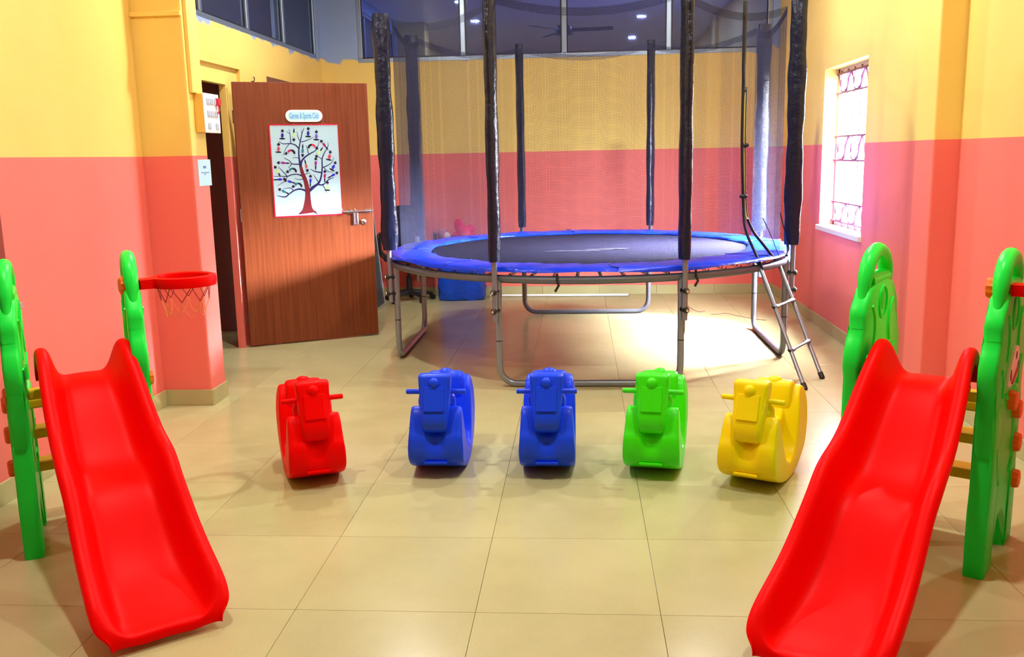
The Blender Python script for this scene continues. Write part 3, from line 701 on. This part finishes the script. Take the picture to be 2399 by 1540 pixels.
# ladder
F0, F1 = Vector((1.385, 5.68, 0)), Vector((1.562, 5.97, 0)); T0, T1 = Vector((1.172, 6.172, .735)), Vector((1.348, 6.464, .735))
ld = tag(empty('trampoline_ladder', (F0 + F1) / 2), 'two rung steel ladder hooked on the trampoline rim', 'ladder')
O_ = (F0 + F1) / 2
for f0, t0 in ((F0, T0), (F1, T1)):
    dirn = (t0 - f0).normalized(); inn = Vector((CX, CY, 0)) - Vector((t0.x, t0.y, 0)); inn.normalize()
    rl = MB().tube([f0 + dirn * .02 - O_, t0 - O_, t0 + dirn * .02 + inn * .015 - O_, t0 + dirn * .015 + inn * .05 - O_], .0135, 10).build('rail', STEEL, ld)
    MB().tube([f0 + dirn * -.0 + Vector((0, 0, .004)) - O_, f0 + dirn * .045 - O_], .0175, 10).build('rubber_foot', BLACKP, rl)
acr = (F1 - F0).normalized()
for f_ in (.70, .36):
    z_ = 1 - f_; a_ = F0.lerp(T0, z_) - O_; b_ = F1.lerp(T1, z_) - O_
    rg = MB().tube([a_, a_.lerp(b_, .12), a_.lerp(b_, .2), a_.lerp(b_, .8), a_.lerp(b_, .88), b_], [.022, .021, .013, .013, .021, .022], 10, flat=(.7, 1)).build('rung', STEEL_DK, ld)
    MB().ball(a_ + acr * -.016, .011, 8, 6).ball(b_ + acr * .016, .011, 8, 6).build('rung_bolt', BLACKP, rg)

# ------------------------------------------------------------------ rockers
ARC = [(.27 - .54 * i / 12, 0) for i in range(13)]
RR = .496
ARC = [(x, RR - math.sqrt(RR * RR - x * x)) for x, _ in ARC]
SHELL = [(.286, .12), (.290, .17), (.284, .212), (.268, .226), (.253, .268), (.234, .308), (.212, .330), (.188, .334), (.166, .318), (.150, .285), (.138, .24), (.124, .19), (.100, .14), (.062, .098), (.0, .080), (-.060, .096), (-.092, .135), (-.108, .19), (-.120, .25), (-.136, .31), (-.156, .358), (-.190, .385), (-.232, .388), (-.270, .366), (-.292, .32), (-.302, .26), (-.303, .19), (-.292, .13)]
RPROF = [(x, z) for x, z in reversed(ARC)] + SHELL     # back bottom -> front bottom -> over the top
HEAD = [(.232, .214), (.266, .224), (.290, .248), (.298, .290), (.286, .33), (.272, .37), (.258, .41), (.247, .445), (.243, .470), (.236, .486), (.222, .490), (.180, .488), (.152, .480), (.140, .455), (.142, .40), (.152, .34), (.168, .28), (.192, .235)]
def make_rocker(material):
    root = empty('ride_on_rocker')
    pl_ = lambda a, b_, t: Vector((t, -a, b_))
    def fshell(a, b_, t):
        if a > .08 and b_ > .16:
            k = max(0, min(1, (b_ - .10) / .23)); t2 = t * (1 - .09 * k)
            if abs(t) < .052: q = 1 - abs(t) / .052; b_ = b_ - (b_ - .19) * .6 * min(1, q * 2.2) if b_ > .19 else b_; a = a - .035 * min(1, q * 2.2)
            return a, b_, t2
        if a < -.05 and b_ > .3:
            return a, b_, t * (1 - .12 * max(0, min(1, (b_ - .3) / .09)))
        return a, b_, t
    MB().rprism(RPROF, .1300, .014, pl_, mids=(-.066, -.05, -.025, 0, .025, .05, .066), fn=fshell).build('body', material, root, subsurf=1, angle=180)
    core = smoothpoly([(.17, .07), (.18, .22), (.165, .33), (.13, .372), (.07, .345), (.0, .275), (-.08, .258), (-.13, .29), (-.17, .30), (-.17, .10), (-.05, .06), (.08, .06)], 2)
    MB().rprism(core, .062, .018, pl_).build('seat', material, root, subsurf=1, angle=180)
    for s_ in (-1, 1): MB().ball((s_ * .058, -.165, .345), (.030, .036, .050)).build('knee_pad', material, root)
    def fhead(a, b_, t):
        k = (b_ - .214) / .276; w_ = .92 + .06 * k + .26 * max(0, k - .55) / .45 * max(0, k - .55) / .45 * 1.0
        return a, b_, t * w_
    hd = MB().rprism(HEAD, .0640, .012, pl_, fn=fhead).build('head', material, root, subsurf=1, angle=180)
    # raised face plate below the lamp
    FP = [(.2875, .332), (.2735, .37), (.2595, .41), (.2510, .436)]
    mb = MB()
    lo = [Vector((x, -a - .004, z)) for (a, z) in FP for x in (-.043,)] ; 
    loops = []
    for a, z in FP: loops.append([Vector((-.048, -a + .004, z)), Vector((-.045, -a - .0065, z)), Vector((.045, -a - .0065, z)), Vector((.048, -a + .004, z))])
    mb.loft(loops); mb.build('face_plate', material, hd, bevel=.002)
    MB().ball((0, -.246, .452), (.025, .022, .025)).build('headlamp', material, hd)
    for s_ in (-1, 1):
        MB().tube([(s_ * .045, -.192, .400), (s_ * .134, -.192, .400), (s_ * .138, -.192, .400)], [.0125, .0120, .0095], 12).build('handle', material, root)
    blk = smoothpoly([(-.13, .27), (-.125, .36), (-.14, .402), (-.17, .412), (-.205, .408), (-.23, .38), (-.23, .27)], 2)
    bk = MB().rprism(blk, .086, .016, pl_).build('backrest', material, root, subsurf=1, angle=180)
    MB().ball((0, .178, .402), (.036, .034, .024)).build('backrest_knob', material, bk)
    MB().bb((-.052, -.285, .078), (.052, -.262, .090)).build('front_stop', material, root, smooth=False, bevel=.003)
    return root
protos = {}
def rocker(name_col, material, fx, fy, deg, label):
    """fx, fy: floor point under the front lower edge"""
    a = math.radians(deg); r = make_rocker(material) if material.name not in protos else None
    if r is None:
        src = protos[material.name]; r = copy(src)
        for ch in src.children:
            c = copy(ch, r)
            for g in ch.children: copy(g, c)
    else: protos[material.name] = r
    r.location = (fx - .27 * math.sin(a), fy + .27 * math.cos(a), 0); r.rotation_euler = (0, 0, a)
    tag(r, label, 'ride-on toy', 'row of plastic rockers'); return r
K = .9453
rocker('red', REDP, -1.251 * K, 4.136 * K, 23, 'red plastic motorbike shaped rocker')
rocker('blue', BLUEP, -.706 * K, 4.272 * K, 1, 'blue plastic motorbike shaped rocker beside the red one')
rocker('blue', BLUEP, -.166 * K, 4.272 * K, 0, 'blue plastic motorbike shaped rocker beside the green one')
rocker('green', LIMEP, .330 * K, 4.262 * K, -10, 'lime green plastic motorbike shaped rocker')
rocker('yellow', YELLOWP,   .752 * K, 4.118 * K, -26, 'yellow plastic motorbike shaped rocker')

# ------------------------------------------------------------------ slides
S0 = .035
FRONT = [(.03, 1.085), (.07, 1.083), (.115, 1.055), (.150, 1.01), (.172, .965), (.190, .935), (.225, .905), (.240, .865), (.232, .825), (.262, .79), (.285, .74), (.288, .685), (.272, .640), (.268, .625), (.276, .55), (.268, .46), (.248, .36), (.226, .27), (.232, .255), (.250, .235), (.256, .12), (.250, .0), (.150, .0), (.120, .10), (.075, .165)]
def panel_outline():
    f = [(s, min(z, .985)) for s, z in FRONT if z <= 1.0 or s > .15]
    f = [(.02, .985), (.10, .985)] + [q for q in FRONT if q[1] < .98]
    back = [(2 * S0 - s, z) for s, z in f][::-1]
    return f + back
def make_slide(with_face, skew=0.0):
    root = empty('plastic_slide'); WP = .222
    # local axes: -Y is downhill (s), X is across (t)
    out = panel_outline()
    for s_ in (-1, 1):
        pl_ = lambda a, b_, t, s_=s_: Vector((s_ * WP + t, -a, b_))
        mine = set(bpy.data.objects)
        pn = MB().rprism(out, .030, .012, pl_).build('side_panel', GREENP, root, angle=60)
        arch = smoothline([(s_ * WP, -.206, .87), (s_ * WP, -.178, .94), (s_ * WP, -.158, 1.0), (s_ * WP, -.118, 1.062), (s_ * WP, -S0, 1.092), (s_ * WP, .048, 1.062), (s_ * WP, .088, 1.0), (s_ * WP, .108, .94), (s_ * WP, .136, .87)], 5)
        n = len(arch); MB().tube(arch, [.004 + .024 * min(1, min(i, n - 1 - i) / 11) ** .7 for i in range(n)], 12).build('grab_handle', GREENP, pn)
        MB().tube([(s_ * WP, -.135, .985), (s_ * WP, .065, .985)], .030, 10).build('cross_bar', GREENP, pn)
        # leg block overlapping below the upper panel
        leg = [(.272, .0), (.280, .14), (.276, .24), (.262, .30), (.262, .56), (.240, .60), (.150, .60), (.135, .50), (.150, .30), (.160, .15), (.150, .0)]
        for mir in (0, 1):
            lp = [((2 * S0 - a) if mir else a, z) for a, z in leg]
            MB().rprism(lp, .034, .010, pl_).build('leg', GREENP, root, angle=50)
        # moulded relief on both faces
        for side in (-1, 1):
            xx = s_ * WP + side * .030
            ell = lambda cs, cz, rs, rz: [(xx, -(cs + rs * math.cos(q)), cz + rz * math.sin(q)) for q in [2 * PI * i / 20 for i in range(20)]]
            MB().tube(ell(.035, .90, .045, .06), .006, 6, closed=True).build('eye_relief', GREENP, pn); MB().ball((xx, -.035, .905), (.004, .020, .036), 10, 8).build('pupil_relief', GREENP, pn)
            for pts in ([(.16, .90), (.13, .86), (.12, .80), (.135, .74)], [(-.09, .90), (-.06, .86), (-.05, .80), (-.065, .74)], [(.20, .72), (.17, .68), (.165, .62)], [(-.13, .72), (-.10, .68), (-.095, .62)], [(.0, .70), (.0, .65)], [(.06, .70), (.06, .65)], [(-.05, .62), (.03, .59), (.11, .62)], [(.20, .45), (.17, .36), (.12, .30)], [(-.13, .45), (-.10, .36), (-.05, .30)]):
                MB().tube(smoothline([(xx, -a, z) for a, z in pts], 5), .007, 6).build('relief', GREENP, pn)
        if skew:                             # each side stands turned a little on its own feet
            piv = Matrix.Translation((s_ * WP, -S0, 0)); tm = piv @ Matrix.Rotation(skew, 4, 'Z') @ piv.inverted()
            for o in set(bpy.data.objects) - mine: o.data.transform(tm)
    # chute
    ST = [(0.052, 0.615, 0.64, 0.132), (0.07, 0.645, 0.69, 0.134), (0.105, 0.658, 0.742, 0.136), (0.135, 0.658, 0.776, 0.138), (0.17, 0.655, 0.792, 0.14), (0.215, 0.642, 0.78, 0.142), (0.27, 0.606, 0.742, 0.144), (0.35, 0.528, 0.668, 0.153), (0.43, 0.448, 0.592, 0.157), (0.5, 0.392, 0.536, 0.16), (0.56, 0.366, 0.503, 0.162), (0.62, 0.352, 0.482, 0.165), (0.68, 0.325, 0.452, 0.168), (0.75, 0.266, 0.398, 0.165), (0.83, 0.192, 0.326, 0.17), (0.91, 0.135, 0.262, 0.173), (0.98, 0.103, 0.22, 0.176), (1.03, 0.088, 0.196, 0.177), (1.08, 0.07, 0.172, 0.179), (1.14, 0.058, 0.142, 0.18), (1.17, 0.054, 0.112, 0.177), (1.192, 0.053, 0.088, 0.170), (1.206, 0.050, 0.066, 0.155), (1.214, 0.040, 0.046, 0.140), (1.216, 0.016, 0.022, 0.136)]
    mb = MB(); rows = []
    for s, zf, zr, w_ in ST:
        hgt = max(.004, zr - zf); half = [(-w_ - .026, zr - min(.060, hgt * .6)), (-w_ - .033, zr - min(.024, hgt * .3)), (-w_ - .022, zr - .001), (-w_ + .002, zr), (-w_ + .020, zr - min(.014, hgt * .2)), (-w_ + .034, zf + hgt * .45), (-w_ + .050, zf + hgt * .10), (-w_ + .072, zf), (-.05, zf + .002), (0, zf + .003)]
        full = half + [(-a, z) for a, z in half[:-1][::-1]]
        rows.append([mb.bm.verts.new((a, -s, z)) for a, z in full])
    for A, B in zip(rows, rows[1:]):
        for k in range(len(A) - 1): mb.bm.faces.new((A[k], A[k + 1], B[k + 1], B[k]))
    ch = mb.build('chute', REDP, root, solid=.014, subsurf=2, angle=180)
    # platform bar under the chute head, steps behind it
    def step(s, z, ln):
        st_ = MB().bb((-.196, -s - ln / 2, z - .022), (.196, -s + ln / 2, z + .018)).build('step', AMBERP, root, smooth=False, bevel=.008)
        for s_ in (-1, 1):
            kn = knob((s_ * (WP + .024), -s, z), s_, root)
    def knob(c, s_, par, rad=.034):
        mb = MB(); L_ = []
        for x, q in ((0, 1), (.022, 1.0), (.030, .92), (.033, .7)):
            L_.append([Vector((s_ * x, rad * q * (1 + (.07 if j % 2 else -.05)) * math.cos(2 * PI * j / 20), rad * q * (1 + (.07 if j % 2 else -.05)) * math.sin(2 * PI * j / 20))) + Vector(c) for j in range(20)])
        mb.loft(L_); return mb.build('knob', ORANGEP, par, bevel=.002)
    step(.03, .585, .05); step(-.075, .530, .09); step(-.115, .395, .10); step(-.150, .245, .10)
    MB().bb((-.135, -.20, .600), (.135, -.06, .636)).build('platform', REDP, root, smooth=False, bevel=.01)
    # hoop
    knob((WP - .022, -.10, .985), -1, root); cx = WP + .028 + .055 + .115
    hp = MB(); ringp = [(cx + .116 * math.cos(q), -.10 + .116 * math.sin(q), .985) for q in [2 * PI * i / 40 for i in range(40)]]
    pro = [(.128, -.020), (.132, .0), (.128, .020), (.116, .024), (.104, .020), (.100, .0), (.104, -.018), (.116, -.021)]
    L_ = [[Vector((cx + r * math.cos(q), -.10 + r * math.sin(q), .985 + z)) for r, z in pro] for q in [2 * PI * i / 40 for i in range(40)]]
    VS = [[hp.bm.verts.new(v) for v in l] for l in L_]
    for i in range(40):
        for k in range(8): hp.bm.faces.new((VS[i][k], VS[i][(k + 1) % 8], VS[(i + 1) % 40][(k + 1) % 8], VS[(i + 1) % 40][k]))
    hp.bb((WP + .02, -.135, .966), (cx - .112, -.065, 1.004))
    ho = hp.build('hoop', REDP, root, angle=50)
    NS = 8
    n1 = MB(); n2 = MB()
    for i in range(NS):
        q0 = 2 * PI * i / NS; q1 = q0 + PI / NS; q2 = q0 + 2 * PI / NS
        c_ = lambda r, q, z: Vector((cx + r * math.cos(q), -.10 + r * math.sin(q), z))
        n1.tube([c_(.108, q0, .968), c_(.095, q1, .905)], .0018, 5).tube([c_(.108, q2, .968), c_(.095, q1, .905)], .0018, 5)
        n2.tube(smoothline([c_(.095, q1, .905), c_(.080, q1 + .12, .865), c_(.076, q2, .84), c_(.080, q2 + PI / NS - .12, .865), c_(.095, q2 + PI / NS, .905)], 4), .0012, 5)
    n1.build('hoop_net', mat('net_dark_red', (.35, .01, .01), .6), ho); n2.build('hoop_net', mat('net_orange', (.95, .30, .08), .6), ho)
    if with_face:
        xx = WP + .038; mb = MB()
        fo = smoothpoly([(-.01, .775), (.03, .770), (.075, .735), (.115, .690), (.12, .655), (.08, .645), (.02, .650), (-.04, .665), (-.05, .71), (-.035, .755)], 3)
        mb.loft([[Vector((xx - .012, -a, z)) for a, z in fo], [Vector((xx + .001, -a, z)) for a, z in fo]]); mb.build('face_sticker', WHITEP, root, smooth=False)
        for a, z, ra, rz in ((.005, .742, .012, .016), (.085, .685, .014, .022), (-.035, .700, .012, .020)):
            MB().ball((xx + .001, -a, z), (.002, ra, rz), 10, 6).build('sticker_spot', mat('sticker_dark', (.10, .03, .10), .5), root)
        MB().tube(smoothline([(xx + .002, -.07, .655), (xx + .002, -.03, .668), (xx + .002, .02, .690)], 4), .005, 6).build('sticker_mouth', mat('sticker_red', (.5, .03, .05), .5), root)
    return root
sl = make_slide(False, -.15); sl.location = (-2.028, 3.515, 0); sl.rotation_euler = (0, 0, .665)
tag(sl, 'red chute slide with green sides and a red basketball hoop in front of the column', 'slide', 'red and green plastic slides')
sr = make_slide(True); sr.location = (1.305, 3.429, 0); sr.rotation_euler = (0, 0, -.589)
tag(sr, 'red chute slide with green sides and a white face on one panel', 'slide', 'red and green plastic slides')

# ------------------------------------------------------------------ things stored behind the trampoline
bd = tag(empty('slate_board', (-1.99, 8.67, 0)), 'tall dark slate board with pale edge leaning beside the open door', 'board')
BM_ = Matrix.Rotation(-.085, 4, 'Y')
MB().box((0, 0, .61), (.018, 1.02, 1.20), M=BM_).build('slate', mat('slate_grey', (.045, .070, .085), .5), bd, smooth=False)
f = MB()
for c_, d_ in (((0, -.52, .61), (.026, .022, 1.24)), ((0, .52, .61), (.026, .022, 1.24)), ((0, 0, .012), (.026, 1.02, .022)), ((0, 0, 1.22), (.026, 1.02, .022))): f.box(c_, d_, M=BM_)
f.build('edge_frame', mat('board_edge', (.42, .38, .36), .5), bd, smooth=False, bevel=.002)
# office chair
ocx, ocy = -1.775, 9.455
oc = tag(empty('office_chair', (ocx, ocy, 0), .12), 'black swivel office chair with armrests behind the trampoline', 'chair')
CH = mat('chair_fabric', (.018, .020, .035), .8, .2); CHP = mat('chair_plastic', (.012, .012, .016), .45, .4)
for k in range(5):
    a = 2 * PI * k / 5 + .3
    lg = MB().tube([(0, 0, .095), (.13 * math.cos(a), .13 * math.sin(a), .085), (.245 * math.cos(a), .245 * math.sin(a), .062)], [.030, .024, .017], 8).build('base_arm', CHP, oc)
    MB().tube([(.245 * math.cos(a) - .022 * math.sin(a), .245 * math.sin(a) + .022 * math.cos(a), .029), (.245 * math.cos(a) + .022 * math.sin(a), .245 * math.sin(a) - .022 * math.cos(a), .029)], .028, 14).build('castor', CHP, lg)
MB().tube([(0, 0, .08), (0, 0, .25), (0, 0, .26), (0, 0, .44)], [.030, .030, .018, .018], 14).build('gas_column', CHP, oc)
st = smoothpoly([(-.23, .43), (0, .42), (.21, .43), (.245, .455), (.23, .495), (0, .488), (-.22, .50), (-.245, .47)], 2)
MB().rprism(st, .235, .03, lambda a, b_, t: Vector((t, a, b_))).build('seat', CH, oc, subsurf=1, angle=180)
bk = smoothpoly([(.20, .56), (.235, .56), (.262, .70), (.290, .90), (.285, .97), (.262, .97), (.245, .88), (.222, .70)], 2)
MB().rprism(bk, .165, .03, lambda a, b_, t: Vector((t * (1 - .25 * max(0, (b_ - .75) / .22)), a, b_)), mids=(-.1, 0, .1)).build('backrest', CH, oc, subsurf=1, angle=180)
MB().tube(smoothline([(0, .05, .42), (0, .22, .42), (0, .275, .50), (0, .27, .62)], 4), .02, 8).build('back_stem', CHP, oc)
for s_ in (-1, 1):
    MB().tube(smoothline([(s_ * .22, .12, .45), (s_ * .285, .12, .52), (s_ * .285, .14, .68), (s_ * .285, .06, .70), (s_ * .285, -.12, .70), (s_ * .285, -.15, .66), (s_ * .28, -.04, .50), (s_ * .22, -.06, .45)], 5), .014, 8).build('armrest', CHP, oc)
# blue wrapped bundle
bb_ = MB(); loops = []; sec = [(.0, .94), (.03, 1.0), (.08, .99), (.12, 1.03), (.20, 1.0), (.30, .985), (.42, .96), (.52, .95), (.58, .90), (.60, .80)]
for i, (z, k) in enumerate(sec):
    lp = []
    for j in range(48):
        a = 2 * PI * j / 48; ca, sa = math.cos(a), math.sin(a); e = 4.0
        r = (abs(ca) ** e + abs(sa) ** e) ** (-1 / e); wv = 1 + .018 * math.sin(a * 9 + z * 30) + .012 * math.sin(a * 17 + i * 1.9)
        lp.append(Vector((.245 * r * ca * k * wv, .165 * r * sa * k * wv, z + (.01 * math.sin(a * 5 + i) if 0 < i < 9 else 0))))
    loops.append(lp)
bb_.loft(loops)
bag = tag(bb_.build('wrapped_bundle', mat('blue_bag_sheet', (.004, .075, .75), .22, .5, bump=(9, .6, .05)), angle=70), 'bulky bundle wrapped in shiny blue plastic sheet under the toys', 'bundle')
bag.location = (-1.235, 9.555, 0); bag.rotation_euler = (0, 0, .10)
# soft toys on the bundle
PINK = mat('pink_plush', (.85, .03, .13), .85, .1, bump=(90, .4, .01)); MAUVE = mat('mauve_plush', (.45, .16, .26), .85, .1, bump=(90, .4, .01)); CREAM = mat('cream_plush', (.72, .60, .66), .85, .1)
ty = tag(empty('soft_toy', (-1.20, 9.55, .606)), 'hot pink soft toy with stubby limbs on the blue bundle', 'soft toy')
MB().ball((0, 0, .08), (.085, .075, .085)).build('body', PINK, ty)
for c_, r_ in (((-.05, 0, .165), (.048, .045, .068)), ((.075, 0, .12), (.042, .04, .05)), ((-.075, -.03, .05), (.045, .04, .045)), ((.1, -.03, .045), (.05, .04, .04))):
    MB().ball(c_, r_).build('limb', PINK, ty)
t2 = tag(empty('soft_toy', (-1.41, 9.53, .606)), 'dusty mauve soft toy with a cream muzzle on the blue bundle', 'soft toy')
MB().ball((0, 0, .068), (.062, .065, .066)).build('body', MAUVE, t2); MB().ball((.045, -.045, .06), (.035, .035, .04)).build('muzzle', CREAM, t2)
tag(MB().tube([(-.95, 9.655, .014), (.50, 9.615, .014)], .0135, 10).build('plastic_pipe', mat('white_pipe', (.86, .88, .90), .35)), 'long white plastic pipe lying on the floor by the back wall', 'pipe')
WIRE = mat('thin_wire', (.30, .10, .10), .5)
tag(MB().tube(smoothline([(1.04, 8.93, .003), (1.06, 8.75, .003), (1.10, 8.60, .003), (1.16, 8.64, .003)], 4), .0022, 6).build('loose_wire', WIRE), 'short bent wire lying on the floor behind the trampoline', 'wire')
tag(MB().tube(smoothline([(1.19, 8.44, .003), (1.26, 8.46, .003), (1.33, 8.50, .003), (1.40, 8.38, .003), (1.51, 8.22, .003), (1.62, 8.12, .003)], 4), .0022, 6).build('loose_wire', WIRE), 'long wavy wire lying on the floor near the ladder', 'wire')
